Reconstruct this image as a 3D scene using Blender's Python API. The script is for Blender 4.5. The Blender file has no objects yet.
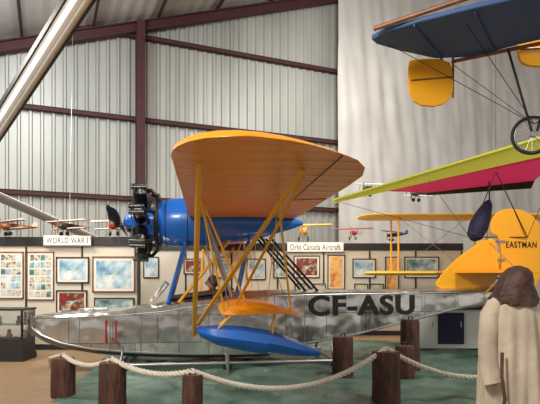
import bpy, math, random
from mathutils import Vector, Matrix, noise
random.seed(4)
S=bpy.context.scene
S.view_settings.view_transform='Standard'
C=S.collection

# ---------------- materials ----------------
def M(name,col,rough=.5,metal=0,bump=0,bscale=20,col2=None,nscale=4,coat=0,stretch=None,emit=0,trans=0):
    m=bpy.data.materials.new(name); m.use_nodes=True
    nt=m.node_tree; b=nt.nodes['Principled BSDF']
    b.inputs['Base Color'].default_value=(*col,1)
    b.inputs['Roughness'].default_value=rough
    b.inputs['Metallic'].default_value=metal
    b.inputs['Coat Weight'].default_value=coat
    if emit:
        b.inputs['Emission Color'].default_value=(*col,1); b.inputs['Emission Strength'].default_value=emit
    if trans:
        t=nt.nodes.new('ShaderNodeBsdfTranslucent'); t.inputs['Color'].default_value=(*col,1)
        x=nt.nodes.new('ShaderNodeMixShader'); x.inputs[0].default_value=trans
        nt.links.new(b.outputs[0],x.inputs[1]); nt.links.new(t.outputs[0],x.inputs[2]); nt.links.new(x.outputs[0],nt.nodes['Material Output'].inputs['Surface'])
    tc=nt.nodes.new('ShaderNodeTexCoord'); src=tc.outputs['Object']
    if stretch:
        mp=nt.nodes.new('ShaderNodeMapping'); mp.inputs['Scale'].default_value=stretch
        nt.links.new(src,mp.inputs['Vector']); src=mp.outputs['Vector']
    if col2:
        n=nt.nodes.new('ShaderNodeTexNoise'); n.inputs['Scale'].default_value=nscale; n.inputs['Detail'].default_value=5
        r=nt.nodes.new('ShaderNodeValToRGB'); r.color_ramp.elements[0].position=.35; r.color_ramp.elements[1].position=.65
        r.color_ramp.elements[0].color=(*col,1); r.color_ramp.elements[1].color=(*col2,1)
        nt.links.new(src,n.inputs['Vector']); nt.links.new(n.outputs['Fac'],r.inputs['Fac']); nt.links.new(r.outputs['Color'],b.inputs['Base Color'])
    if bump:
        n=nt.nodes.new('ShaderNodeTexNoise'); n.inputs['Scale'].default_value=bscale; n.inputs['Detail'].default_value=4
        bp=nt.nodes.new('ShaderNodeBump'); bp.inputs['Strength'].default_value=bump; bp.inputs['Distance'].default_value=.03
        nt.links.new(src,n.inputs['Vector']); nt.links.new(n.outputs['Fac'],bp.inputs['Height']); nt.links.new(bp.outputs['Normal'],b.inputs['Normal'])
    return m
def alu_mat():
    m=bpy.data.materials.new('aluminium_panels'); m.use_nodes=True
    nt=m.node_tree; b=nt.nodes['Principled BSDF']; L=nt.links.new
    tc=nt.nodes.new('ShaderNodeTexCoord'); sp=nt.nodes.new('ShaderNodeSeparateXYZ'); cb=nt.nodes.new('ShaderNodeCombineXYZ')
    L(tc.outputs['Object'],sp.inputs[0]); L(sp.outputs['X'],cb.inputs['X']); L(sp.outputs['Z'],cb.inputs['Y'])
    br=nt.nodes.new('ShaderNodeTexBrick'); br.inputs['Scale'].default_value=1; br.inputs['Brick Width'].default_value=.72; br.inputs['Row Height'].default_value=.46
    br.inputs['Mortar Size'].default_value=.005; br.inputs['Color1'].default_value=(.74,.73,.70,1); br.inputs['Color2'].default_value=(.50,.50,.49,1); br.inputs['Mortar'].default_value=(.14,.14,.14,1)
    L(cb.outputs[0],br.inputs['Vector'])
    n=nt.nodes.new('ShaderNodeTexNoise'); n.inputs['Scale'].default_value=2.2; n.inputs['Detail'].default_value=6; L(tc.outputs['Object'],n.inputs['Vector'])
    mx=nt.nodes.new('ShaderNodeMixRGB'); mx.blend_type='MULTIPLY'; mx.inputs['Fac'].default_value=.5
    rp=nt.nodes.new('ShaderNodeValToRGB'); rp.color_ramp.elements[0].position=.35; rp.color_ramp.elements[1].position=.6
    rp.color_ramp.elements[0].color=(.55,.55,.55,1); rp.color_ramp.elements[1].color=(1.1,1.1,1.1,1)
    L(n.outputs['Fac'],rp.inputs['Fac']); L(br.outputs['Color'],mx.inputs['Color1']); L(rp.outputs['Color'],mx.inputs['Color2']); L(mx.outputs['Color'],b.inputs['Base Color'])
    b.inputs['Metallic'].default_value=.92; b.inputs['Roughness'].default_value=.2
    n2=nt.nodes.new('ShaderNodeTexNoise'); n2.inputs['Scale'].default_value=3.2; n2.inputs['Detail'].default_value=1; L(tc.outputs['Object'],n2.inputs['Vector'])
    bp=nt.nodes.new('ShaderNodeBump'); bp.inputs['Strength'].default_value=.9; bp.inputs['Distance'].default_value=.04
    L(n2.outputs['Fac'],bp.inputs['Height']); L(bp.outputs['Normal'],b.inputs['Normal'])
    return m
def fabric_wing(name,col,pitch=.33):
    m=M(name,col,.42,coat=.12); nt=m.node_tree; b=nt.nodes['Principled BSDF']; L=nt.links.new
    b.inputs['Coat Roughness'].default_value=.15; b.inputs['Specular IOR Level'].default_value=.3
    tc=nt.nodes.new('ShaderNodeTexCoord')
    w=nt.nodes.new('ShaderNodeTexWave'); w.bands_direction='Y'; w.wave_profile='SAW' if False else 'SIN'; w.inputs['Scale'].default_value=.314/pitch; w.inputs['Distortion'].default_value=0
    L(tc.outputs['Object'],w.inputs['Vector'])
    pw=nt.nodes.new('ShaderNodeMath'); pw.operation='POWER'; pw.inputs[1].default_value=7; L(w.outputs['Fac'],pw.inputs[0])
    bp=nt.nodes.new('ShaderNodeBump'); bp.inputs['Strength'].default_value=.55; bp.inputs['Distance'].default_value=.03
    L(pw.outputs[0],bp.inputs['Height']); L(bp.outputs['Normal'],b.inputs['Normal'])
    return m
ALU=alu_mat()
YEL=fabric_wing('yellow_fabric',(.78,.27,.006))
YELP=M('yellow_paint',(.82,.38,.008),.32,coat=.2)
YELB=M('pale_yellow_paint',(.86,.56,.05),.4)
BLUE=M('blue_paint',(.008,.13,.56),.3,coat=.35)
TEAL=M('bottom_paint',(.06,.13,.12),.5,col2=(.2,.25,.22),nscale=3)
BLK=M('black_metal',(.012,.012,.014),.4,.4)
BLKP=M('black_paint',(.006,.006,.006),.6)
GREYM=M('engine_metal',(.16,.16,.16),.35,.8,col2=(.05,.05,.05),nscale=20)
STEEL=M('steel_tube',(.35,.35,.35),.35,.8)
REDST=M('red_oxide_steel',(.062,.015,.016),.7,bump=.1,col2=(.045,.012,.013))
RED=M('red_paint',(.5,.015,.02),.4)
WHITE=M('white_paint',(.72,.72,.70),.5)
WALLM=M('galvanised_siding',(.34,.355,.33),.5,.2,col2=(.47,.48,.45),nscale=.5,stretch=(1,1,.3))
ROOFM=M('roof_lining',(.46,.46,.45),.7,col2=(.56,.555,.54),nscale=1)
DRAPE=M('white_sheeting',(.53,.52,.495),.6,bump=.4,bscale=1.6,col2=(.62,.61,.585),nscale=.6)
PANELM=M('display_board',(.62,.58,.50),.8,bump=.05)
DARK=M('dark_trim',(.02,.02,.022),.5)
SIGN=M('sign_white',(.8,.8,.78),.6)
TARP=M('green_tarpaulin',(.055,.115,.090),.42,bump=.8,bscale=5,col2=(.13,.215,.175),nscale=2.5)
FLOORM=M('floor_wood',(.24,.155,.09),.45,bump=.1,col2=(.33,.22,.13),nscale=3,stretch=(1,8,1))
LOG=M('log_bark',(.045,.018,.012),.7,bump=1,bscale=9,col2=(.11,.042,.026),nscale=6,stretch=(3,3,.6))
LOGT=M('log_end',(.16,.085,.045),.7,col2=(.09,.045,.025),nscale=14)
ROPE=M('rope_fibre',(.66,.60,.50),.85,bump=.4,bscale=80)
BEIGE=M('beige_cloth',(.66,.57,.45),.9,bump=.4,bscale=9,col2=(.48,.40,.31),nscale=3)
BROWN=M('brown_leather',(.05,.025,.018),.6,bump=.8,bscale=16,col2=(.12,.055,.038),nscale=7)
SKIN=M('mannequin_skin',(.55,.33,.22),.5)
WOOD=M('varnished_wood',(.16,.06,.025),.35,col2=(.24,.10,.04),nscale=6)
BLUEF=M('blue_sailcloth',(.045,.12,.30),.6,bump=.15,bscale=8,trans=.15)
MAG=M('magenta_sailcloth',(.70,.02,.17),.5,trans=.45)
LIME=M('lime_sailcloth',(.66,.70,.10),.5,trans=.4)
NAVY=M('navy_cloth',(.01,.012,.05),.7,bump=.5,bscale=12)
GLASS=M('clear_perspex',(.8,.85,.85),.05); GLASS.node_tree.nodes['Principled BSDF'].inputs['Transmission Weight'].default_value=.92
FIXG=M('fixture_grey',(.80,.80,.78),.6)
TUBE=M('lit_tube',(1,.97,.92),.3,emit=1.6)

# ---------------- helpers ----------------
def finish(ob,mat,parent,smooth=True,ang=35):
    me=ob.data
    if mat:
        for m in (mat if isinstance(mat,(list,tuple)) else [mat]): me.materials.append(m)
    if smooth:
        for p in me.polygons: p.use_smooth=True
        me.set_sharp_from_angle(angle=math.radians(ang))
    C.objects.link(ob)
    if parent: ob.parent=parent
    return ob
def mk(name,v,f,mat,parent=None,smooth=False,ang=35):
    me=bpy.data.meshes.new(name); me.from_pydata([tuple(a) for a in v],[],f); me.validate(); me.update()
    return finish(bpy.data.objects.new(name,me),mat,parent,smooth,ang)
def empty(name,loc=(0,0,0),rz=0,parent=None,rx=0,ry=0):
    e=bpy.data.objects.new(name,None); e.location=loc; e.rotation_euler=(rx,ry,rz); e.empty_display_size=.2; C.objects.link(e)
    if parent: e.parent=parent
    return e
def loft(name,rings,mat,parent=None,caps=True,smooth=True,ang=35,closed=True):
    n=len(rings[0]); v=[p for r in rings for p in r]; f=[]
    for i in range(len(rings)-1):
        for j in range(n if closed else n-1):
            k=(j+1)%n; f.append((i*n+j,i*n+k,(i+1)*n+k,(i+1)*n+j))
    if caps: f.append(tuple(range(n))[::-1]); f.append(tuple((len(rings)-1)*n+j for j in range(n)))
    return mk(name,v,f,mat,parent,smooth,ang)
def frame(d):
    d=d.normalized(); a=Vector((0,0,1)) if abs(d.z)<.9 else Vector((1,0,0))
    u=d.cross(a).normalized(); return u,d.cross(u).normalized()
def tube(name,p,q,r,mat,parent=None,r2=None,n=12,prof=None,flat=1):
    p=Vector(p);q=Vector(q); u,w=frame(q-p); r2=r if r2 is None else r2
    st=prof or [(0,r),(1,r2)]
    rings=[[p.lerp(q,t)+u*math.cos(a)*rr+w*math.sin(a)*rr*flat for a in [2*math.pi*i/n for i in range(n)]] for t,rr in st]
    return loft(name,rings,mat,parent)
def path(name,pts,r,mat,parent=None,n=8,radii=None):
    pts=[Vector(p) for p in pts]; rings=[]; u=None
    for i,p in enumerate(pts):
        d=(pts[min(i+1,len(pts)-1)]-pts[max(i-1,0)]).normalized()
        if u is None: u,w=frame(d)
        else:
            u=(u-d*u.dot(d)).normalized()
        w=d.cross(u); rr=radii[i] if radii else r
        rings.append([p+u*math.cos(a)*rr+w*math.sin(a)*rr for a in [2*math.pi*k/n for k in range(n)]])
    return loft(name,rings,mat,parent)
def box(name,a,b,mat,parent=None,bev=0):
    x0,y0,z0=a;x1,y1,z1=b
    v=[(x0,y0,z0),(x1,y0,z0),(x1,y1,z0),(x0,y1,z0),(x0,y0,z1),(x1,y0,z1),(x1,y1,z1),(x0,y1,z1)]
    f=[(3,2,1,0),(4,5,6,7),(0,1,5,4),(1,2,6,5),(2,3,7,6),(3,0,4,7)]
    o=mk(name,v,f,mat,parent)
    if bev:
        m=o.modifiers.new('b','BEVEL'); m.width=bev; m.segments=2
    return o
def prism(name,pts,axis,t0,t1,mat,parent=None,bev=0):
    n=len(pts)
    def P(p,t): return (p[0],t,p[1]) if axis=='y' else ((t,p[0],p[1]) if axis=='x' else (p[0],p[1],t))
    v=[P(p,t0) for p in pts]+[P(p,t1) for p in pts]
    f=[tuple(range(n)),tuple(range(n,2*n))[::-1]]+[(i,i+n,(i+1)%n+n,(i+1)%n) for i in range(n)]
    o=mk(name,v,f,mat,parent)
    if bev:
        m=o.modifiers.new('b','BEVEL'); m.width=bev; m.segments=3
    return o
def ball(name,c,r,mat,parent=None,sc=(1,1,1),n=20):
    rings=[]
    for i in range(n//2+1):
        a=-math.pi/2+math.pi*i/(n//2); rr=max(math.cos(a),.01)*r
        rings.append([(c[0]+rr*math.cos(t)*sc[0],c[1]+rr*math.sin(t)*sc[1],c[2]+r*math.sin(a)*sc[2]) for t in [2*math.pi*k/n for k in range(n)]])
    return loft(name,rings,mat,parent,ang=80)
def ring(name,c,R,r,mat,parent,axis,n=40,m=8):
    u,w=frame(Vector(axis)); ax=Vector(axis).normalized(); c=Vector(c); v=[];f=[]
    for i in range(n):
        a=2*math.pi*i/n; d=u*math.cos(a)+w*math.sin(a)
        for j in range(m):
            b=2*math.pi*j/m; v.append(c+d*(R+r*math.cos(b))+ax*r*math.sin(b))
    for i in range(n):
        for j in range(m):
            f.append((i*m+j,((i+1)%n)*m+j,((i+1)%n)*m+(j+1)%m,i*m+(j+1)%m))
    return mk(name,v,f,mat,parent,True,80)
def text(name,s,width,height,mat,parent=None,loc=(0,0,0),rot=(math.pi/2,0,0),ext=.003,bold=0.0,space=1):
    cu=bpy.data.curves.new(name,'FONT'); cu.body=s; cu.extrude=ext; cu.offset=bold; cu.size=1; cu.space_character=space
    t=bpy.data.objects.new(name+'_c',cu); C.objects.link(t); bpy.context.view_layer.update()
    dg=bpy.context.evaluated_depsgraph_get(); me=bpy.data.meshes.new_from_object(t.evaluated_get(dg))
    bpy.data.objects.remove(t)
    xs=[v.co.x for v in me.vertices]; ys=[v.co.y for v in me.vertices]
    x0,x1,y0,y1=min(xs),max(xs),min(ys),max(ys)
    for v in me.vertices:
        v.co.x=(v.co.x-x0)/(x1-x0)*width; v.co.y=(v.co.y-y0)/(y1-y0)*height; v.co.z=v.co.z
    me.name=name; me.materials.clear(); me.materials.append(mat)
    o=bpy.data.objects.new(name,me); o.location=loc; o.rotation_euler=rot; C.objects.link(o)
    if parent: o.parent=parent
    return o
def interp(tab,x):
    if x<=tab[0][0]: return tab[0][1]
    for (a,b),(c,d) in zip(tab,tab[1:]):
        if x<=c: return b+(d-b)*(x-a)/(c-a)
    return tab[-1][1]

def wing(name,stations,mat,parent,thick=.11,nn=12,camber=.02):
    rings=[]
    for (y,xl,xt,z,ts) in stations:
        c=xt-xl; up=[];lo=[]
        for i in range(nn+1):
            s=.5*(1-math.cos(math.pi*i/nn))
            th=thick*ts*(2.969*math.sqrt(s)-1.26*s-3.516*s*s+2.843*s**3-1.036*s**4)*.5
            cb=camber*4*s*(1-s)*c*2
            T=min(c,1.9)
            up.append((xl+s*c,y,z+cb+th*T*2)); lo.append((xl+s*c,y,z+cb*.6-th*T*.6))
        rings.append(up+lo[::-1][1:-1])
    return loft(name,rings,mat,parent,ang=50)

# ---------------- building ----------------
PW=(2.615,20,0); PHI=math.atan2(.395,.918)
def place(o): o.location=PW; o.rotation_euler=(0,0,PHI); return o
RT=6.5
def roofz(t): return 12.4+.337*(t if t<RT else 2*RT-t)
prof=[(0,0),(.08,0),(.11,.085),(.17,.085),(.20,0)]
v=[];f=[]; t=-24.0; idx=0
while t<16:
    for a,b in prof:
        tt=t+a; v.append((tt,-b,0)); v.append((tt,-b,roofz(tt)))
    t+=.32
for i in range(len(v)//2-1): f.append((2*i,2*i+2,2*i+3,2*i+1))
place(mk('wall_back',v,f,WALLM))
g=place(empty('trim_1'))
for z in (4.03,6.6,9.28):
    box('girt_web',(-23,-.25,z-.07),(15,-.21,z+.07),REDST,g); box('girt_flange',(-23,-.27,z+.05),(15,-.09,z+.07),REDST,g)
    box('girt_flange',(-23,-.27,z-.07),(15,-.09,z-.05),REDST,g)
for k,t in enumerate((-16.2,-7.55,1.2,9.9)):
    h=roofz(t)-.2
    box('column_web',(t-.02,-.6,0),(t+.02,-.28,h),REDST,g); box('column_flange_front',(t-.13,-.62,0),(t+.13,-.59,h),REDST,g); box('column_flange_back',(t-.13,-.30,0),(t+.13,-.27,h),REDST,g)
def slopebox(name,t0,t1,y0,y1,dz0,dz1,par,mat=REDST):
    v=[]
    for t in (t0,t1):
        for y in (y0,y1):
            for dz in (dz0,dz1): v.append((t,y,roofz(t)+dz))
    return mk(name,v,[(0,1,3,2),(4,6,7,5),(0,4,5,1),(2,3,7,6),(0,2,6,4),(1,5,7,3)],mat,par)
for y in (-.50,-7.5,-14.5):
    for a,b in ((-22,RT),(RT,15.5)):
        slopebox('rafter_web',a,b,y+.10,y+.13,-.46,-.18,g); slopebox('rafter_flange',a,b,y,y+.24,-.5,-.46,g); slopebox('rafter_flange',a,b,y,y+.24,-.2,-.16,g)
t=-21
while t<15:
    slopebox('purlin',t,t+.07,-19,-.05,-.17,-.03,g)
    t+=2.0
v=[];f=[]
t=-24.0; cols=[]
while t<=16.001:
    cols.append(t); t+=.2
for i,t in enumerate(cols):
    dz=.03 if i%2 else 0
    v+= [(t,0.1,roofz(t)+dz),(t,-20,roofz(t)+dz)]
for i in range(len(cols)-1): f.append((2*i,2*i+1,2*i+3,2*i+2))
place(mk('ceiling',v,f,ROOFM))
mk('floor',[(-25,-6,0),(25,-6,0),(25,32,0),(-25,32,0)],[(0,1,2,3)],FLOORM)
# tarp
v=[];f=[]; nx,ny=180,120
for j in range(ny+1):
    for i in range(nx+1):
        a=i/nx;b=j/ny
        y=4.0+b*8.2; x0=-2.45-.05*math.sin(y*5)-(y-5)*.14; x=x0+a*(9.5-x0)
        z=.012+.05*max(0,noise.noise(Vector((x*1.6,y*1.6,0)))+.0)+.03*max(0,noise.noise(Vector((x*4+5,y*3,2))))
        r1=abs(noise.noise(Vector((x*1.1+9,y*1.3,4)))); z+=.045*max(0,1-r1*9)
        r1=abs(noise.noise(Vector((x*.7+2,y*2.3,8)))); z+=.03*max(0,1-r1*9)
        v.append((x,y,z))
for j in range(ny):
    for i in range(nx): q=j*(nx+1)+i; f.append((q,q+1,q+nx+2,q+nx+1))
mk('tarpaulin',v,f,TARP,None,True,80)
# drape
v=[];f=[]; nx,ny=260,70
for j in range(ny+1):
    for i in range(nx+1):
        a=i/nx;b=j/ny; t=-.42+a*14.8; z=.05+b*(roofz(t)-.6)
        d=.06*noise.noise(Vector((t*.9,z*.12,1)))+.05*noise.noise(Vector((t*3.0+z*.3,z*.35,3)))+.05*noise.noise(Vector((t*1.2,z*1.4,7)))+.012*math.sin(t*8+1.5*noise.noise(Vector((t,z*.3,0))))
        v.append((t,-.74+d,z))
for j in range(ny):
    for i in range(nx): q=j*(nx+1)+i; f.append((q,q+1,q+nx+2,q+nx+1))
place(mk('plastic_sheet_curtain',v,f,DRAPE,None,True,80))

# ---------------- seaplane ----------------
A=empty('seaplane',(-.5,9.3,0),math.radians(7.0))
st=[(-3.56,.05,.64,.71,.83,.87),(-3.51,.15,.55,.67,.85,.90),(-3.34,.27,.44,.58,.87,.93),(-3.0,.38,.33,.46,.88,.96),(-2.5,.47,.24,.37,.90,1.0),(-2.0,.5,.19,.32,.92,1.03),(-1.4,.5,.16,.28,.97,1.12),
(-.8,.5,.14,.26,1.06,1.23),(0,.5,.14,.25,1.16,1.30),(.5,.5,.15,.26,1.22,1.32),(.52,.5,.26,.32,1.22,1.32),(1.2,.45,.36,.42,1.24,1.32),(2.0,.384,.48,.54,1.25,1.32),(2.8,.317,.66,.72,1.25,1.32),(4.0,.218,.93,.98,1.26,1.34),(5.0,.135,1.08,1.12,1.28,1.36),(5.6,.085,1.16,1.18,1.30,1.38)]
rings=[]
for (x,w,k,c,s,d) in st:
    h=[(0,k),(.5*w,k+(c-k)*.42),(w,c),(w*1.015,c+(s-c)*.5),(w,s),(.9*w,s+(d-s)*.5),(.55*w,s+(d-s)*.86),(0,d)]
    rings.append([(x,-y,z) for y,z in h]+[(x,y,z) for y,z in h[::-1][1:-1]])
hull=loft('hull',rings,[ALU,TEAL],A,ang=28)
nr=14
for p in hull.data.polygons:
    if len(p.vertices)==4:
        js=sorted(set(vv%nr for vv in p.vertices))
        if js in ([0,1],[1,2],[0,13],[12,13]): p.material_index=1
for sgn in (-1,1):
    path('chine_rail',[(s[0],sgn*(s[1]+.01),s[3]) for s in st],.018,STEEL,A)
    path('gunwale_bead',[(s[0],sgn*(s[1]+.005),s[4]) for s in st],.012,STEEL,A)
    # rivet rows along the gunwale and chine
    for off,col in ((4,-.045),(3,.05)):
        vv=[];ff=[]
        x=-3.2
        while x<5.3:
            w=interp([(s[0],s[1]) for s in st],x); z=interp([(s[0],s[off]) for s in st],x)+col
            b0=len(vv)
            for a in range(6): vv.append((x+.009*math.cos(a*math.pi/3),sgn*(w*1.006+.001),z+.009*math.sin(a*math.pi/3)))
            vv.append((x,sgn*(w*1.006+.008),z)); ff+=[(b0+a,b0+(a+1)%6,b0+6) for a in range(6)]
            x+=.055
        mk('rivet_row',vv,ff,STEEL,A)
path('keel_strip',[(s[0],0,s[2]-.0) for s in st],.02,STEEL,A)
for x in (-2.7,-2.2,-1.7,-1.1,-.6,0,.52,1.05,3.3,3.9,4.5):
    w=interp([(s[0],s[1]) for s in st],x); c=interp([(s[0],s[3]) for s in st],x); s_=interp([(s[0],s[4]) for s in st],x)
    for sg in (-1,1): path('frame_seam',[(x,sg*(w+.002),c),(x,sg*(w*1.015+.002),(c+s_)/2),(x,sg*(w+.002),s_)],.007,STEEL,A,n=6)
for x in (-2.28,-2.12):
    box('red_draught_mark',(x,-.52,.46),(x+.022,-.50,.84),RED,A)
path('cockpit_coaming',[( -.72+.55*math.cos(a),.34*math.sin(a),1.255+.07*math.cos(a)) for a in [2*math.pi*i/28 for i in range(29)]],.03,BROWN,A)
v=[(-.72+.53*math.cos(a),.33*math.sin(a),1.25+.07*math.cos(a)) for a in [2*math.pi*i/28 for i in range(28)]]
mk('cockpit_painted_shade',v,[tuple(range(28))],BLKP,A)  # flat black face over the deck paints the shade inside the open cockpit
v=[(-1.55,-.30,1.13),(-1.62,-.12,1.14),(-1.62,.12,1.14),(-1.55,.30,1.13),(-1.30,-.26,1.42),(-1.36,-.11,1.47),(-1.36,.11,1.47),(-1.30,.26,1.42)]
mk('windshield',v,[(0,1,5,4),(1,2,6,5),(2,3,7,6)],GLASS,A)
path('windshield_frame',[v[0],v[4],v[5],v[6],v[7],v[3]],.012,STEEL,A)
for a_,b_ in ((1,5),(2,6)): tube('windshield_post',v[a_],v[b_],.009,STEEL,A)
box('bow_hatch',(-2.75,-.2,.985),(-2.3,.2,1.02),ALU,A,.01)
box('mooring_cleat',(-3.1,-.03,.95),(-2.95,.03,1.0),STEEL,A,.01)
pd=empty('pilot_figure',(0,0,0),0,A)
loft('shoulders',[[(-.52+rx*math.cos(a),ry*math.sin(a),z) for a in [2*math.pi*i/16 for i in range(16)]] for z,rx,ry in ((1.2,.12,.2),(1.27,.12,.2),(1.31,.09,.14),(1.33,.055,.06),(1.37,.05,.055))],BROWN,pd)
ball('head',(-.53,0,1.45),.095,SKIN,pd,(1.05,.85,1.2))
ball('leather_helmet',(-.515,0,1.465),.105,BROWN,pd,(1.0,.88,1.12))
ball('nose',(-.64,0,1.44),.02,SKIN,pd,(1,.7,1.2))
for s in (-1,1):
    ring('goggle',(-.605,s*.035,1.475),.026,.008,STEEL,pd,(1,0,0)); ball('ear_flap',(-.5,s*.088,1.44),.03,BROWN,pd,(1,.4,1.2))
tube('mouth',(-.627,-.02,1.40),(-.627,.02,1.40),.006,RED,pd)
# upper wing
half=[(5.66,-.46,-.22,-.03,.15),(5.60,-.64,-.03,-.03,.35),(5.46,-.77,.17,-.025,.55),(5.3,-.85,.34,-.02,.7),(5.12,-.90,.50,-.01,.85),(4.9,-.93,.67,0,.95),(4.6,-.93,.83,0,1),(4.2,-.93,.93,0,1),(3.6,-.93,.95,0,1),(2.4,-.93,.95,0,1),(1.2,-.93,.95,0,1),(.6,-.93,.93,0,1)]
ZW=2.59
stn=[(-y,a,b,ZW+z,t) for y,a,b,z,t in half]+[(y,a,b,ZW+z,t) for y,a,b,z,t in half[::-1]]
wing('upper_wing',stn,YEL,A,.105)
for s in (-1,1):
    tube('aileron_hinge',(.48,s*2.6,ZW-.028),(.48,s*5.1,ZW-.015),.006,BLKP,A,n=6)
    tube('aileron_end',(.48,s*2.6,ZW-.028),(.93,s*2.6,ZW-.0),.005,BLKP,A,n=6)
for s in (-1,1):
    wing('lower_wing',[(s*y,a,b,z,t) for y,a,b,z,t in ((.42,-.45,.6,1.04,1),(1.6,-.45,.6,1.07,1),(2.8,-.45,.6,1.10,1),(3.0,-.42,.55,1.105,.8),(3.12,-.3,.4,1.11,.35))],YEL,A,.10)
    def stt(n,p,q,r=.032): tube(n,(p[0],s*p[1],p[2]),(q[0],s*q[1],q[2]),r,YELP,A,flat=.55)
    stt('strut_outer_front',(-.70,4.7,ZW-.02),(-.78,2.92,.86),.027)
    stt('strut_diagonal',(.25,4.55,ZW-.02),(-.74,2.92,.98),.031)
    stt('strut_diagonal_aft',(.33,4.15,ZW-.02),(-.30,2.8,1.15),.02)
    stt('strut_rear',(.22,3.05,ZW-.02),(.40,2.97,1.12),.026)
    stt('strut_inner',(-.70,2.6,ZW-.02),(-.10,2.9,1.12),.026)
    stt('strut_front',(-.40,2.9,1.08),(-.72,3.3,ZW-.02),.02)
    fr=[]
    for x,zt,zb,w in ((-.76,.955,.915,.03),(-.70,.98,.84,.10),(-.5,.985,.74,.16),(-.2,.97,.67,.18),(.1,.92,.62,.18),(.1,.92,.65,.18),(.4,.82,.60,.14),(.62,.72,.585,.08),(.76,.655,.60,.02)):
        fr.append([(x,s*3.0+w*cx,z) for cx,z in ((0,zb),(.8,zb+(zt-zb)*.25),(1,zb+(zt-zb)*.5),(.8,zb+(zt-zb)*.85),(0,zt),(-.8,zb+(zt-zb)*.85),(-1,zb+(zt-zb)*.5),(-.8,zb+(zt-zb)*.25))])
    loft('wingtip_float',fr,BLUE,A,ang=40)
    for p,q in (((-.5,2.88,.95),(-.35,2.88,1.1)),((-.5,3.1,.95),(-.35,3.05,1.1)),((.15,2.9,.88),(.2,2.9,1.1)),((.15,3.1,.88),(.2,3.05,1.1))): stt('float_strut',p,q,.018)
    for p,q in (((-.5,.3,2.4),(-.35,2.85,1.13)),((.3,.3,2.4),(.4,2.85,1.13)),((-.5,.5,1.12),(-.7,2.7,ZW)),((.4,.5,1.15),(.25,3.0,ZW))): tube('bracing_wire',(p[0],s*p[1],p[2]),(q[0],s*q[1],q[2]),.006,STEEL,A,n=6)
    tube('pylon_strut_front',(-1.28,s*.30,1.1),(-.95,s*.16,2.3),.075,BLUE,A,flat=.5)
    tube('pylon_strut_rear',(-.1,s*.34,1.2),(.15,s*.16,2.35),.05,BLUE,A,flat=.5)
    tube('pylon_diagonal',(-1.1,s*.32,1.12),(-.1,s*.16,2.35),.026,YELP,A)
    tube('pylon_brace',(-.2,s*.36,1.2),(-.65,s*.42,ZW),.03,STEEL,A)
    for k in range(2): tube('exhaust_brace',(.3+k*.16,s*(.25+.05*k),2.25),(1.15+k*.22,s*.25,1.25),.022,BLK,A)
ZN=2.50
tube('nacelle',(-1.5,0,ZN),(1.1,0,ZN+.02),.3,BLUE,A,n=28,prof=[(0,.28),(.02,.36),(.07,.41),(.17,.43),(.35,.42),(.55,.36),(.75,.24),(.92,.11),(1,.03)])
for x,r_ in ((-1.32,.415),(-.95,.436)): ring('nacelle_band',(x,0,ZN),r_,.006,BLKP,A,(1,0,0))
tube('crankcase',(-2.06,0,ZN),(-1.5,0,ZN),.2,BLUE,A,n=24,prof=[(0,.05),(.06,.13),(.2,.2),(.45,.25),(.5,.27),(.95,.27),(1,.22)])
tube('prop_shaft',(-2.24,0,ZN),(-2.04,0,ZN),.04,STEEL,A)
tube('prop_hub',(-2.20,0,ZN),(-2.12,0,ZN),.10,BLK,A)
tube('magneto',(-1.98,.14,ZN-.12),(-1.82,.14,ZN-.12),.06,BLK,A); tube('magneto',(-1.98,-.14,ZN-.12),(-1.82,-.14,ZN-.12),.06,BLK,A)
for i in range(7):
    a=2*math.pi*i/7+.2; d=Vector((0,math.cos(a),math.sin(a))); c0=Vector((-1.74,0,ZN))
    pr=[]
    for k in range(13): pr+=[(k/13,.115),(k/13+.03,.115),(k/13+.032,.08),(k/13+.072,.08)]
    tube('cylinder_%d'%(i+1),c0+d*.24,c0+d*.56,.08,BLK,A,prof=pr,n=18)
    tube('cylinder_head_%d'%(i+1),c0+d*.55,c0+d*.65,.12,GREYM,A,r2=.07)
    for o in (-.05,.05):
        sd=Vector((0,-math.sin(a),math.cos(a)))*o
        tube('pushrod',c0+d*.24+sd+Vector((-.14,0,0)),c0+d*.64+sd+Vector((-.12,0,0)),.013,STEEL,A,n=6)
        tube('rocker_box',c0+d*.64+sd+Vector((-.15,0,0)),c0+d*.65+sd+Vector((.10,0,0)),.038,GREYM,A)
    path('exhaust_stub',[c0+d*.57+Vector((.05,0,0)),c0+d*.58+Vector((.17,0,0)),c0+d*.48+Vector((.26,0,0))],.032,BLK,A)
    sd=Vector((0,-math.sin(a),math.cos(a)))*.12
    path('intake_pipe',[c0+d*.26+sd+Vector((.12,0,0)),c0+d*.40+sd+Vector((.15,0,0)),c0+d*.55+sd*.6+Vector((.10,0,0))],.022,GREYM,A)
ring('exhaust_collector',(-1.47,0,ZN),.47,.038,BLK,A,(1,0,0))
for s in (-1,1):
    rg=[]
    for k in range(11):
        q=k/10; r_=.08+q*.95; ch=.04+.06*math.sin(math.pi*min(1,q*1.1+.05))*(1 if q<.9 else .6); th=.03*(1-q)+.008; tw=math.radians(62-45*q)
        dv=Vector((0,math.cos(math.radians(-8)),math.sin(math.radians(-8))))*s; u=Vector((1,0,0)); w=dv.cross(u)
        rg.append([Vector((-2.16,0,ZN))+dv*r_+((u*math.sin(tw)+w*math.cos(tw))*math.cos(b)*ch+(u*math.cos(tw)-w*math.sin(tw))*math.sin(b)*th) for b in [2*math.pi*j/12 for j in range(12)]])
    loft('propeller_blade',rg,BLKP,A)
text('registration','CF-ASU',1.98,.36,BLKP,A,(1.12,-.455-.022,.87),(math.pi/2,0,math.radians(4.75)),.004,.03,1.1)
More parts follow.
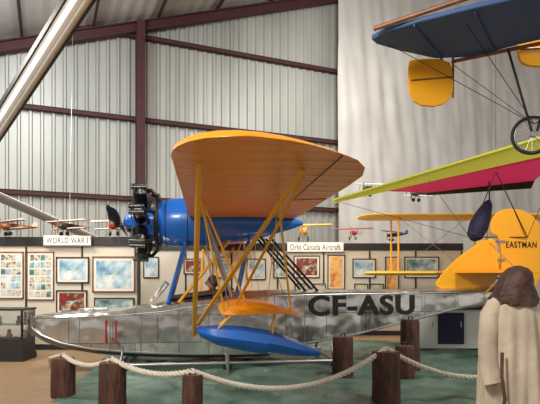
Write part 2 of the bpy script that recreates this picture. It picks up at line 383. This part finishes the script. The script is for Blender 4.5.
text('registration_far_side','CF-ASU',1.98,.36,BLKP,A,(3.13,.292+.022,.87),(math.pi/2,0,math.pi-math.radians(4.75)),.004,.03,1.1)
def rnd(pts,it=2):
    for _ in range(it):
        q=[]
        for i in range(len(pts)):
            a=pts[i];b=pts[(i+1)%len(pts)]
            q+= [(a[0]*.75+b[0]*.25,a[1]*.75+b[1]*.25),(a[0]*.25+b[0]*.75,a[1]*.25+b[1]*.75)]
        pts=q
    return pts
fin=rnd([(3.55,1.28),(3.75,1.62),(4.15,1.98),(4.55,2.22),(4.86,2.32),(4.90,1.25)],2)
prism('fin',fin,'y',-.03,.03,YELP,A,.015)
rud=rnd([(4.70,2.36),(4.72,2.62),(4.88,2.82),(5.25,2.86),(5.60,2.72),(5.80,2.4),(5.82,1.8),(5.6,1.2),(4.93,1.2),(4.93,2.3)],2)
prism('rudder',rud,'y',-.028,.028,YELP,A,.015)
for z in (1.5,1.85,2.2): box('rudder_hinge',(4.85,-.045,z),(5.0,.045,z+.04),STEEL,A)
text('rudder_lettering','EASTMAN',.62,.12,BLKP,A,(5.02,-.036,2.10),ext=.003,bold=.004,space=1.12)
for s in (-1,1):
    wing('tailplane',[(s*y,a,b,1.62,t) for y,a,b,t in ((.02,4.0,5.0,1),(1.0,4.1,5.0,1),(1.25,4.2,4.95,.8),(1.38,4.4,4.8,.4))],YEL,A,.07,camber=0)
    wing('elevator',[(s*y,5.0,b,1.62,t) for y,b,t in ((.1,5.3,.6),(.3,5.45,.8),(1.0,5.45,.8),(1.3,5.2,.5))],YEL,A,.05,camber=0)
    tube('tail_strut',(4.5,s*.1,1.2),(4.5,s*.95,1.60),.02,YELP,A); tube('tail_wire',(4.7,0,2.2),(4.6,s*1.1,1.64),.006,STEEL,A,n=6)
# beaching cart
K=empty('beaching_dolly',(-.5,9.3,0),math.radians(7.0))
def tb(p,q,r=.03): tube('frame_tube',p,q,r,STEEL,K)
for y in (-.75,.75):
    tb((-2.2,y,.14),(1.6,y,.14))
for x in (-2.0,-.3,1.5):
    tb((x,-.75,.14),(x,.75,.14))
    for y in (-.75,.75):
        tube('caster_wheel',(x,y-.025,.07),(x,y+.025,.07),.065,BLKP,K,n=20)
for x,h in ((-2.0,.34),(-.3,.27),(1.5,.42)):
    for y in (-.5,.5): tb((x,y*1.5,.14),(x,y,h),.022)
tb((-.3,-.75,.14),(-.3,-1.15,.14)); tb((-.3,-1.15,.02),(-.3,-1.15,.34),.022)

# ---------------- log posts & rope ----------------
def log(name,x,y,h,r,seed,lean=0):
    e=empty(name,(x,y,0)); rg=[]; n=22; H=[0,.05,.3,.5,.75,.95,1]
    for t in H:
        rr=r*(1.05-.06*t)*(0.93 if t==1 else 1)
        rg.append([(math.cos(a)*rr*(1+.09*noise.noise(Vector((math.cos(a)*1.5+seed,math.sin(a)*1.5,t*1.3))))+lean*t,math.sin(a)*rr*(1+.06*noise.noise(Vector((math.cos(a)*3,seed,t*3)))),t*h) for a in [2*math.pi*i/n for i in range(n)]])
    loft('trunk',rg,LOG,e,ang=50)
    top=[(p[0]*.97,p[1]*.97,h+.004) for p in rg[-1]]
    mk('cut_end',top,[tuple(range(n))],LOGT,e)
    tube('iron_staple',(lean-.03,0,h-.01),(lean-.03,0,h+.05),.01,BLK,e,n=6); tube('iron_staple',(lean+.03,0,h-.01),(lean+.03,0,h+.05),.01,BLK,e,n=6); tube('iron_staple',(lean-.035,0,h+.05),(lean+.035,0,h+.05),.01,BLK,e,n=6)
posts=[(-2.70,6.8,.50,.15),(-1.82,6.0,.58,.155),(-.79,5.3,.57,.105),(1.44,6.45,.64,.175),(1.13,8.05,.63,.16),(3.75,6.6,.6,.15)]
for i,(x,y,h,r) in enumerate(posts): log('log_post',x,y,h,r,i*3.1)
log('log_post',2.28,8.45,.86,.15,20.0); log('log_post',2.06,7.95,.5,.14,26.0)
def rope(name,P,sag):
    pts=[]
    for (a,b),s in zip(zip(P,P[1:]),sag):
        a=Vector(a);b=Vector(b)
        for i in range(60):
            t=i/60; p=a.lerp(b,t); p.z-=s*4*t*(1-t); pts.append(p)
    pts.append(Vector(P[-1])); e=empty(name)
    L=[0]
    for i in range(1,len(pts)): L.append(L[-1]+(pts[i]-pts[i-1]).length)
    fine=[];n=int(L[-1]/.022); j=0
    for k in range(n+1):
        l=L[-1]*k/n
        while j<len(L)-2 and L[j+1]<l: j+=1
        fine.append(pts[j].lerp(pts[j+1],(l-L[j])/max(1e-6,L[j+1]-L[j])))
    for sidx in range(3):
        q=[]
        for k,p in enumerate(fine):
            d=(fine[min(k+1,n)]-fine[max(k-1,0)]).normalized(); u,w=frame(d); a=k*.022*2*math.pi/.18+sidx*2*math.pi/3
            q.append(p+u*math.cos(a)*.017+w*math.sin(a)*.017)
        path('strand_%d'%(sidx+1),q,.0175,ROPE,e,n=6)
rope('rope_barrier',[(-2.70,6.8,.54),(-1.82,6.0,.62),(-.79,5.3,.61),(1.44,6.45,.68),(3.75,6.6,.64)],[.10,.09,.32,.36])
path('rope_end',[(-2.70,6.8,.54),(-3.0,7.1,.45),(-3.2,7.6,.25),(-3.3,8.2,.04)],.028,ROPE)

# ---------------- display boards ----------------
def board(name,x0,x1,y,top,mat=PANELM,split=1.2):
    e=empty(name,(0,y,0)); n=max(1,round((x1-x0)/split)); w=(x1-x0)/n
    for i in range(n): box('panel_%d'%(i+1),(x0+i*w+.01,-.03,.1),(x0+(i+1)*w-.01,.03,top-.2),mat,e)
    for i in range(n+1): box('post_%d'%(i+1),(x0+i*w-.02,-.045,0),(x0+i*w+.02,.045,top-.2),DARK,e)
    box('header',(x0-.03,-.07,top-.19),(x1+.03,.07,top),DARK,e); box('plinth',(x0,-.05,0),(x1,.05,.12),DARK,e)
    return e
b1=board('display_board',-7.5,-2.78,11.0,2.38)
b2=board('display_board',-3.4,5.0,13.6,2.40)
b3=board('display_board',-9.5,-7.6,11.4,2.38)
s1=box('hanging_sign',(-4.72,10.84,2.2),(-3.74,10.88,2.4),SIGN); text('lettering','WORLD WAR I',.86,.12,BLKP,s1,(-4.66,10.837,2.24),ext=.002,bold=.004,space=1.1)
s2=box('hanging_sign',(.45,13.44,2.18),(1.9,13.49,2.42),SIGN); text('lettering','Orlo Canada Aircraft',1.3,.15,BLKP,s2,(.52,13.437,2.22),ext=.002,bold=.003,space=1.08)
def art(i,c1,c2,c3,sc):
    m=bpy.data.materials.new('painting_%d'%i); m.use_nodes=True; nt=m.node_tree;b=nt.nodes['Principled BSDF']
    tc=nt.nodes.new('ShaderNodeTexCoord'); n=nt.nodes.new('ShaderNodeTexNoise'); n.inputs['Scale'].default_value=sc; n.inputs['Detail'].default_value=7
    r=nt.nodes.new('ShaderNodeValToRGB'); r.color_ramp.elements[0].color=(*c1,1); r.color_ramp.elements[0].position=.38
    r.color_ramp.elements[1].color=(*c3,1); r.color_ramp.elements[1].position=.62; q=r.color_ramp.elements.new(.5); q.color=(*c2,1)
    nt.links.new(tc.outputs['Object'],n.inputs['Vector']); nt.links.new(n.outputs['Fac'],r.inputs['Fac']); nt.links.new(r.outputs['Color'],b.inputs['Base Color']); b.inputs['Roughness'].default_value=.3
    return m
arts=[art(0,(.1,.25,.45),(.4,.55,.65),(.7,.75,.75),3),art(1,(.05,.12,.1),(.25,.4,.45),(.6,.65,.6),4),art(2,(.3,.02,.02),(.12,.03,.02),(.5,.35,.2),5),art(3,(.75,.35,.05),(.8,.5,.2),(.6,.2,.05),4),art(4,(.35,.33,.28),(.65,.62,.5),(.08,.08,.08),9)]
MATW=M('picture_mount',(.75,.73,.68),.8)
def picture(x0,x1,z0,z1,y,a,plane=True,fc=DARK):
    e=empty('framed_picture',((x0+x1)/2,y,(z0+z1)/2)); w=(x1-x0)/2;h=(z1-z0)/2; t=.022
    box('mount',(-w,-.015,-h),(w,.0,h),MATW,e)
    for q in (((-w,-.04,h-t),(w,0,h)),((-w,-.04,-h),(w,0,-h+t)),((-w,-.04,-h),(-w+t,0,h)),((w-t,-.04,-h),(w,0,h))): box('frame',q[0],q[1],fc,e)
    m=.16*min(w,h)
    box('canvas',(-w+m+t,-.02,-h+m+t),(w-m-t,-.014,h-m-t),arts[a],e)
    if plane:
        prism('painted_aeroplane',[(-w*.45,-.02*h),(-w*.2,.10*h),(w*.1,.06*h),(w*.38,.22*h),(w*.4,.05*h),(w*.1,-.08*h),(-w*.05,-.28*h),(-w*.12,-.26*h),(-w*.05,-.06*h)],'y',-.024,-.019,arts[1],e)
def postergrid(x0,x1,z0,z1,y):
    e=empty('poster_collage',((x0+x1)/2,y,(z0+z1)/2)); w=(x1-x0)/2;h=(z1-z0)/2
    box('sheet',(-w,-.015,-h),(w,0,h),MATW,e)
    for q in (((-w,-.03,h-.02),(w,0,h)),((-w,-.03,-h),(w,0,-h+.02)),((-w,-.03,-h),(-w+.02,0,h)),((w-.02,-.03,-h),(w,0,h))): box('frame',q[0],q[1],WOOD,e)
    for i in range(4):
        for j in range(6):
            cx=-w+.05+(2*w-.1)*(i+.5)/4; cz=-h+.05+(2*h-.1)*(j+.5)/6
            box('photo',(cx-w*.18,-.02,cz-h*.12),(cx+w*.18,-.014,cz+h*.12),arts[random.choice([0,1,4,4,4,1])],e)
yb=10.965
postergrid(-5.72,-5.19,1.08,2.07,yb); postergrid(-5.12,-4.55,1.05,2.07,yb)
picture(-4.5,-3.81,1.41,1.96,yb,0); picture(-3.74,-2.84,1.22,1.97,yb,0,fc=WOOD); picture(-4.5,-3.85,.77,1.26,yb,2,fc=DARK); picture(-3.7,-2.86,.78,1.10,yb,1)
picture(-6.4,-5.85,1.1,2.0,yb,1)
yb=13.565
for x0,x1,z0,z1,a in ((-3.3,-2.9,1.5,2.05,0),(-2.25,-1.75,1.6,2.0,2),(-1.5,-1.0,1.5,2.05,1),(-.6,-.1,1.45,2.0,0),(.1,.45,1.5,2.0,1),(.62,1.3,1.5,2.08,2),(2.15,2.75,1.5,2.0,0),(3.5,4.4,1.5,2.05,1)): picture(x0,x1,z0,z1,yb,a)
picture(1.5,1.95,1.2,2.1,yb,3,False); picture(3.0,3.35,1.1,2.05,yb,3,False)
for x in (.65,1.1,2.2,2.6): picture(x,x+.35,1.0,1.35,yb,4,False)

# glass counter
g=empty('display_case',(-5.35,9.75,0))
box('base',(-.9,-.28,0),(.85,.28,.12),DARK,g); box('cabinet',(-.88,-.26,.12),(.83,.26,.42),DARK,g); box('glass_box',(-.88,-.26,.42),(.83,.26,.93),GLASS,g)
for x in (-.88,0,.81):
    for y in (-.26,.24): box('corner_post',(x,y,.42),(x+.02,y+.02,.95),STEEL,g)
box('shelf',(-.86,-.24,.66),(.81,.24,.67),STEEL,g); box('top_rim',(-.9,-.28,.93),(.85,.28,.96),DARK,g)
for i in range(9):
    x=-.75+i*.18; z=.42 if i%2 else .67; loft('exhibit',[[(x+r_*math.cos(a),r_*math.sin(a),z+h_) for a in [k*math.pi/5 for k in range(10)]] for h_,r_ in ((0,.05),(.04,.06),(.1,.03),(.14,.04),(.16,.01))],[WOOD,YELP,WHITE,RED][i%4],g)

# ---------------- small model biplanes ----------------
def model_plane(name,loc,rz,sc,m1,m2,biplane=True,rx=0,stand=0):
    e=empty(name,loc,rz,None,rx); e.scale=(sc,sc,sc)
    tube('fuselage',(-.45,0,0),(.55,0,.03),.08,m2,e,prof=[(0,.03),(.04,.075),(.2,.09),(.5,.08),(1,.02)])
    wing('top_wing',[(-.75,-.25,-.08,.15,.3),(-.7,-.3,-.05,.15,1),(.7,-.3,-.05,.15,1),(.75,-.25,-.08,.15,.3)],m1,e,.1)
    if biplane:
        wing('bottom_wing',[(-.65,-.2,.0,-.06,.3),(-.6,-.24,.0,-.06,1),(.6,-.24,.0,-.06,1),(.65,-.2,.0,-.06,.3)],m1,e,.1)
        for y in (-.5,-.12,.12,.5):
            for x in (-.22,-.05): tube('strut',(x,y,-.06),(x,y,.15),.008,DARK,e,n=6)
    wing('stabiliser',[(-.22,.42,.55,.03,.5),(.22,.42,.55,.03,.5)],m1,e,.06)
    prism('tail_fin',rnd([(.4,.03),(.48,.2),(.6,.18),(.58,.02)],1),'y',-.008,.008,m1,e)
    box('prop',(-.475,-.02,-.2),(-.46,.02,.2),WOOD,e)
    for y in (-.12,.12):
        tube('wheel',(-.25,y-.015,-.2),(-.25,y+.015,-.2),.06,BLKP,e,n=16); tube('gear_leg',(-.2,y*.5,-.05),(-.25,y,-.2),.008,DARK,e,n=6)
    if stand: tube('support_rod',(0,0,-stand),(0,0,0),.012,STEEL,e,n=6)
PINK=M('model_cream',(.55,.42,.36),.5)
for x,m1,m2,rz in ((-5.35,PINK,WOOD,.9),(-4.2,PINK,DARK,1.1),(-3.2,WHITE,RED,1.3),(-6.2,WOOD,WOOD,1.0)):
    model_plane('model_biplane',(x,11,2.59),rz,.75,m1,m2,stand=.28)
model_plane('model_monoplane',(2.2,13.6,2.66),1.2,.7,M('model_red',(.4,.03,.06),.4),RED,False,stand=.35)
model_plane('model_monoplane',(3.3,13.6,2.62),-.8,.6,BLUEF,NAVY,False,stand=.35)
model_plane('model_monoplane',(.9,13.6,2.7),1.4,1.0,YELP,YELP,False,stand=.3)
for x,z,y in ((3.2,4.2,16),(5.6,4.5,15),(4.4,3.9,15)): model_plane('hanging_model_aeroplane',(x,y,z),.5,.9,WHITE,GREYM,True,.15)
gw=empty('glider_wing',(-6.3,12.6,3.35),math.radians(10),None,math.radians(-12),math.radians(24))
rg=[]
for x,c,t in ((-2.6,1.1,.07),(0,.95,.06),(2.2,.7,.05),(2.75,.5,.03),(2.95,.15,.01)):
    rg.append([(x,c*.5*math.cos(a),t*math.sin(a)) for a in [2*math.pi*i/12 for i in range(12)]])
loft('wing_panel',rg,WHITE,gw)
for x in (-1.5,1.5): tube('hanger_wire',(x,0,0),(x-2.4,0,5.2),.006,STEEL,gw,n=5)

# ---------------- fluorescent fixture ----------------
p=Vector((-3.80,7.2,3.62)); q=Vector((-2.06,5.3,4.25))
fx=empty('fluorescent_light_fixture')
d=(q-p).normalized(); sd=d.cross(Vector((0,0,1))).normalized(); up=sd.cross(d)
def bar(n,off,w,h,mat,so=0):
    rg=[[b+sd*(a_+so)+up*(b_+off) for a_,b_ in ((-w,-h),(w,-h),(w*.7,h),(-w*.7,h))] for b in (p-d*.6,q+d*1.4)]
    loft(n,rg,mat,fx,smooth=False)
bar('housing',0,.12,.03,FIXG)
bar('ballast_cover',.05,.06,.03,DARK)
bar('side_rail',-.02,.01,.04,DARK,.12); bar('side_rail',-.02,.01,.04,DARK,-.12)
for s in (-1,1): tube('tube_lamp',p+sd*.05*s-up*.055-d*.5,q+sd*.05*s-up*.055+d*1.3,.018,FIXG if s<0 else TUBE,fx)
for b in (p,q): tube('hanger_chain',b,b+Vector((0,0,4.5)),.008,STEEL,fx,n=6)

# ---------------- overhead ultralight (blue wing, upper right) ----------------
U=empty('ultralight_aircraft')
pl=rnd([(1.08,5.72),(1.25,5.95),(2.25,6.4),(3.0,5.75),(5.6,4.2),(5.4,3.3),(2.9,4.62),(1.7,5.25)],1)
prism('blue_wing',pl,'z',4.20,4.26,BLUEF,U,.02)
tube('spar_boom',(1.12,5.6,4.24),(5.0,3.3,4.6),.025,WOOD,U)
tube('trailing_spar',(2.2,6.3,4.17),(5.4,4.3,4.17),.022,WOOD,U)
for i in range(8):
    a=Vector((1.5,5.42,4.19)).lerp(Vector((5.2,3.5,4.19)),i/7); b=Vector((2.1,6.3,4.18)).lerp(Vector((5.5,4.3,4.18)),i/7)
    tube('batten',a,b,.010,BLUEF,U)
def hang(x0,x1,y,z0,z1,nm):
    w=x1-x0;h=z1-z0
    prism(nm,rnd([(x0,z1-.05*h),(x0+.1*w,z1),(x1-.1*w,z1),(x1,z1-.3*h),(x1,z0+.25*h),(x1-.3*w,z0),(x0+.15*w,z0+.05*h),(x0,z0+.35*h)],1),'y',y-.02,y+.02,YELP,U,.01)
    tube(nm+'_rib',(x0+.03,y-.025,z0+h*.55),(x1-.01,y-.025,z0+h*.62),.01,WOOD,U); tube(nm+'_post',(x1,y,z0+.2*h),(x1,y,z1+.05),.014,WOOD,U)
hang(1.66,2.2,6.25,3.6,4.18,'yellow_rudder'); hang(2.85,3.3,6.0,3.98,4.35,'yellow_elevator')
for p_,q_ in (((2.7,5.9,4.15),(2.97,5.9,3.22)),((3.15,5.6,4.15),(3.03,5.9,3.22))): tube('fork_leg',p_,q_,.014,BLK,U)
wc=(3.0,5.95,3.19)
ring('wheel_rim',wc,.21,.018,BLKP,U,(.35,1,0)); ring('wheel_inner_rim',wc,.185,.008,STEEL,U,(.35,1,0))
uu,ww=frame(Vector((.35,1,0)))
tube('wheel_hub',Vector(wc)-Vector((.35,1,0))*.05,Vector(wc)+Vector((.35,1,0))*.05,.025,STEEL,U)
for i in range(16):
    a=i*math.pi/8; tube('spoke',wc,Vector(wc)+uu*math.cos(a)*.19+ww*math.sin(a)*.19,.003,STEEL,U,n=5)
for q_ in ((1.3,5.75,4.15),(2.0,5.3,4.15),(2.2,6.3,4.15),(4.5,4.8,4.15),(3.8,4.5,4.15)): tube('rigging_wire',(3.0,5.9,3.3),q_,.004,BLK,U,n=5)
for q_ in ((1.8,5.6,4.2),(4.2,4.6,4.2)): tube('suspension_cable',q_,(q_[0],q_[1],10),.006,STEEL,U,n=5)

# ---------------- hang glider ----------------
H=empty('hang_glider')
T=Vector((1.45,12.0,3.30)); N=Vector((5.2,8.9,4.10))
def sail(nm,a,b,c,d_,mat,sag=.1,n=12):
    v=[];f=[]
    for i in range(n+1):
        for j in range(n+1):
            s,t=i/n,j/n; p_=(a.lerp(b,s)).lerp(d_.lerp(c,s),t); p_.z+=sag*math.sin(math.pi*s)*math.sin(math.pi*t); v.append(p_)
    for i in range(n):
        for j in range(n): q=i*(n+1)+j; f.append((q,q+1,q+n+2,q+n+1))
    return mk(nm,v,f,mat,H,True,80)
L1=N+Vector((0,.25,-.34)); L0=T+Vector((.05,.1,-.05))
sail('lime_leading_panel',T,N,L1,L0,LIME,.0)
M0=L0.lerp(L1,.28); M2=N+Vector((.3,1.9,-.56)); M1=M0+Vector((.9,.05,-.02))
sail('magenta_panel',M0,L1,M2,M1,MAG,.03)
sail('black_trailing_panel',M1,M2,M2+Vector((0,.15,-.14)),M1+Vector((0,.1,-.05)),BLKP,0)
tube('leading_edge_tube',T,N,.03,LIME,H)
for p_,q_ in (((4.3,9.9,3.55),(3.8,9.9,2.3)),((4.3,9.9,3.55),(4.9,9.9,2.3)),((3.8,9.9,2.3),(4.9,9.9,2.3))): tube('control_bar',p_,q_,.010,BLK,H)
for p_,q_ in (((3.8,9.9,2.3),T),((4.9,9.9,2.3),N),((3.8,9.9,2.3),(3.2,10.5,3.5)),((4.3,9.9,3.6),(4.3,9.9,8))): tube('rigging_wire',p_,q_,.005,BLK,H,n=5)
tube('harness_bag',(4.25,10.9,2.3),(4.6,10.9,3.15),.2,NAVY,H,prof=[(0,.06),(.1,.16),(.35,.2),(.6,.17),(.9,.1),(1,.03)],n=18)
tube('harness_strap',(4.6,10.9,3.1),(4.55,10.8,3.6),.015,BLK,H)

# ---------------- yellow biplane in background ----------------
B=empty('biplane',(6.3,12.1,0))
def wingx(nm,x0,x1,y0,y1,z):
    R_=[]
    for x,s in ((x0,.35),(x0+.08,.75),(x0+.3,1),(x1-.3,1),(x1,.8)):
        c=(y1-y0)/2*s; m=(y0+y1)/2
        R_.append([(x,m+c*math.cos(a),z+.055*s*math.sin(a)) for a in [2*math.pi*i/16 for i in range(16)]])
    loft(nm,R_,YELB,B)
wingx('upper_wing',-4.25,3.5,-.6,.6,2.92); wingx('lower_wing',-4.1,3.5,-.5,.6,1.62)
for x in (-3.4,-1.4,1.4):
    for y in (-.35,.35): tube('interplane_strut',(x,y,1.62),(x,y,2.92),.022,YELP,B)
    tube('cross_wire',(x,-.3,1.65),(x+1.6,-.3,2.9),.006,STEEL,B,n=5); tube('cross_wire',(x+1.6,-.3,1.65),(x,-.3,2.9),.006,STEEL,B,n=5)
tube('fuselage',(0,-1.3,2.0),(0,3.8,1.9),.4,YELB,B,n=20,prof=[(0,.2),(.04,.36),(.25,.42),(.5,.36),(1,.08)])
for x in (-.7,.7):
    tube('wheel',(x-.04,-.3,.33),(x+.04,-.3,.33),.33,BLKP,B,n=24); tube('gear_leg',(x,-.3,.33),(x*.4,-.2,1.7),.03,YELP,B)
tube('axle',(-.7,-.3,.33),(.7,-.3,.33),.02,STEEL,B); tube('tail_skid',(0,3.6,1.85),(0,3.8,.0),.03,WOOD,B)
prism('fin',rnd([(3.1,1.95),(3.4,2.7),(3.8,2.75),(4.0,2.3),(3.9,1.85)],2),'x',-.02,.02,YELB,B)

# ---------------- low display cabinets on the right ----------------
cb_=empty('display_cabinet',(3.75,11.0,0))
box('carcass',(-.9,-.25,.06),(.9,.25,.86),WHITE,cb_,.01); box('plinth',(-.86,-.22,0),(.86,.22,.06),DARK,cb_)
for i,x in enumerate((-.86,-.28,.30)): box('door_panel',(x,-.268,.15),(x+.54,-.25,.80),[WHITE,NAVY,WHITE][i],cb_,.006); box('handle',(x+.46,-.285,.5),(x+.48,-.262,.62),STEEL,cb_)
box('worktop',(-.93,-.28,.86),(.93,.28,.9),DARK,cb_,.01)
for x in (-.7,-.3,.2,.6): box('model_box',(x,-.1,.9),(x+.2,.05,1.06),[RED,YELP,BLUE][int(abs(x*10))%3],cb_)

# ---------------- draped flying suit on a stand ----------------
G=empty('draped_coat_on_stand',(2.03,4.3,0))
tube('stand_pole',(0,0,0),(0,0,1.5),.025,BLK,G); tube('stand_base',(0,0,0),(0,0,.04),.22,BLK,G,n=24)
rg=[]; n=96
for z,rx,ry,fo in ((.12,.33,.26,1.2),(.4,.30,.235,1.2),(.7,.28,.21,1.1),(.95,.26,.19,1.0),(1.12,.25,.175,.8),(1.24,.24,.16,.5),(1.33,.205,.14,.3),(1.40,.15,.11,.2),(1.45,.09,.08,.1)):
    r_=[]
    for i in range(n):
        a=2*math.pi*i/n; k=1+fo*(.07*math.sin(9*a+z*1.5)+.05*math.sin(17*a-z*2)+.08*noise.noise(Vector((math.cos(a)*2,math.sin(a)*2,z*.8))))
        r_.append((rx*k*math.cos(a),ry*k*math.sin(a),z+.02*math.sin(7*a)*fo))
    rg.append(r_)
loft('coat_body',rg,BEIGE,G,ang=80)
for s in (-1,1):
    pts=[(s*.15,0,1.37),(s*.22,-.02,1.26),(s*.255,-.05,1.05),(s*.26,-.10,.85),(s*.24,-.14,.72)]
    o=path('sleeve',pts,.07,BEIGE,G,n=24,radii=[.07,.085,.08,.072,.078])
    for v_ in o.data.vertices: v_.co+=Vector((.012,.012,0))*math.sin(v_.co.z*50+v_.co.x*20)
rg=[]
for z,rx,ry,ox in ((1.34,.18,.15,-.01),(1.40,.19,.155,-.01),(1.45,.17,.14,-.01),(1.51,.145,.13,-.01),(1.56,.13,.125,.0),(1.61,.11,.11,.015),(1.65,.07,.08,.02),(1.67,.015,.02,.02)):
    rg.append([(ox+rx*(1+.3*noise.noise(Vector((math.cos(a)*2.2,math.sin(a)*2.2,z*9))))*math.cos(a),ry*(1+.25*noise.noise(Vector((math.cos(a)*2,math.sin(a)*2,z*8+4))))*math.sin(a),z) for a in [2*math.pi*i/40 for i in range(40)]])
loft('leather_hood',rg,BROWN,G,ang=80)
path('hanging_strap',[(-.2,-.20,.98),(-.22,-.24,.8),(-.2,-.25,.62),(-.23,-.25,.5)],.014,BROWN,G)

# ---------------- lights ----------------
def area(name,loc,tgt,size,power,col=(1,.94,.85),sy=None):
    l=bpy.data.lights.new(name,'AREA'); l.energy=power; l.size=size; l.color=col
    if sy: l.shape='RECTANGLE'; l.size_y=sy
    o=bpy.data.objects.new(name,l); o.location=loc; o.rotation_euler=(Vector(tgt)-Vector(loc)).to_track_quat('-Z','Y').to_euler(); C.objects.link(o)
area('hall_light_front',(-2.5,1.5,6.0),(-.5,8,0),1.6,460)
area('hall_light_right',(4.5,5.5,7.5),(2,9.5,0),1.6,430)
area('hall_light_left',(-6,8,6),(-3,11,0),1.4,300)
area('hall_light_rear',(2.5,13.5,8.5),(5,19,5),2,430,(1,.96,.90))
area('hall_light_wall',(-5.5,10.5,7.5),(-5,17,6.0),1.5,260,(.97,.99,1))
area('board_light',(-4.3,9.8,3.6),(-4.3,11,1.4),.5,70,(1,.83,.62),3)
area('board_light_mid',(1,12.5,3.6),(1,13.6,1.4),.5,95,(1,.80,.58),5)
w=bpy.data.worlds.new('World'); S.world=w; w.use_nodes=True
w.node_tree.nodes['Background'].inputs['Color'].default_value=(1,.95,.88,1); w.node_tree.nodes['Background'].inputs['Strength'].default_value=.62
# ---------------- camera ----------------
cam=bpy.data.cameras.new('Camera'); co=bpy.data.objects.new('Camera',cam); C.objects.link(co)
co.location=(0,0,1.6); co.rotation_euler=(math.pi/2,0,0); cam.sensor_width=36; cam.lens=36*520/540; cam.shift_y=(274-202)/540; cam.clip_end=200
S.camera=co
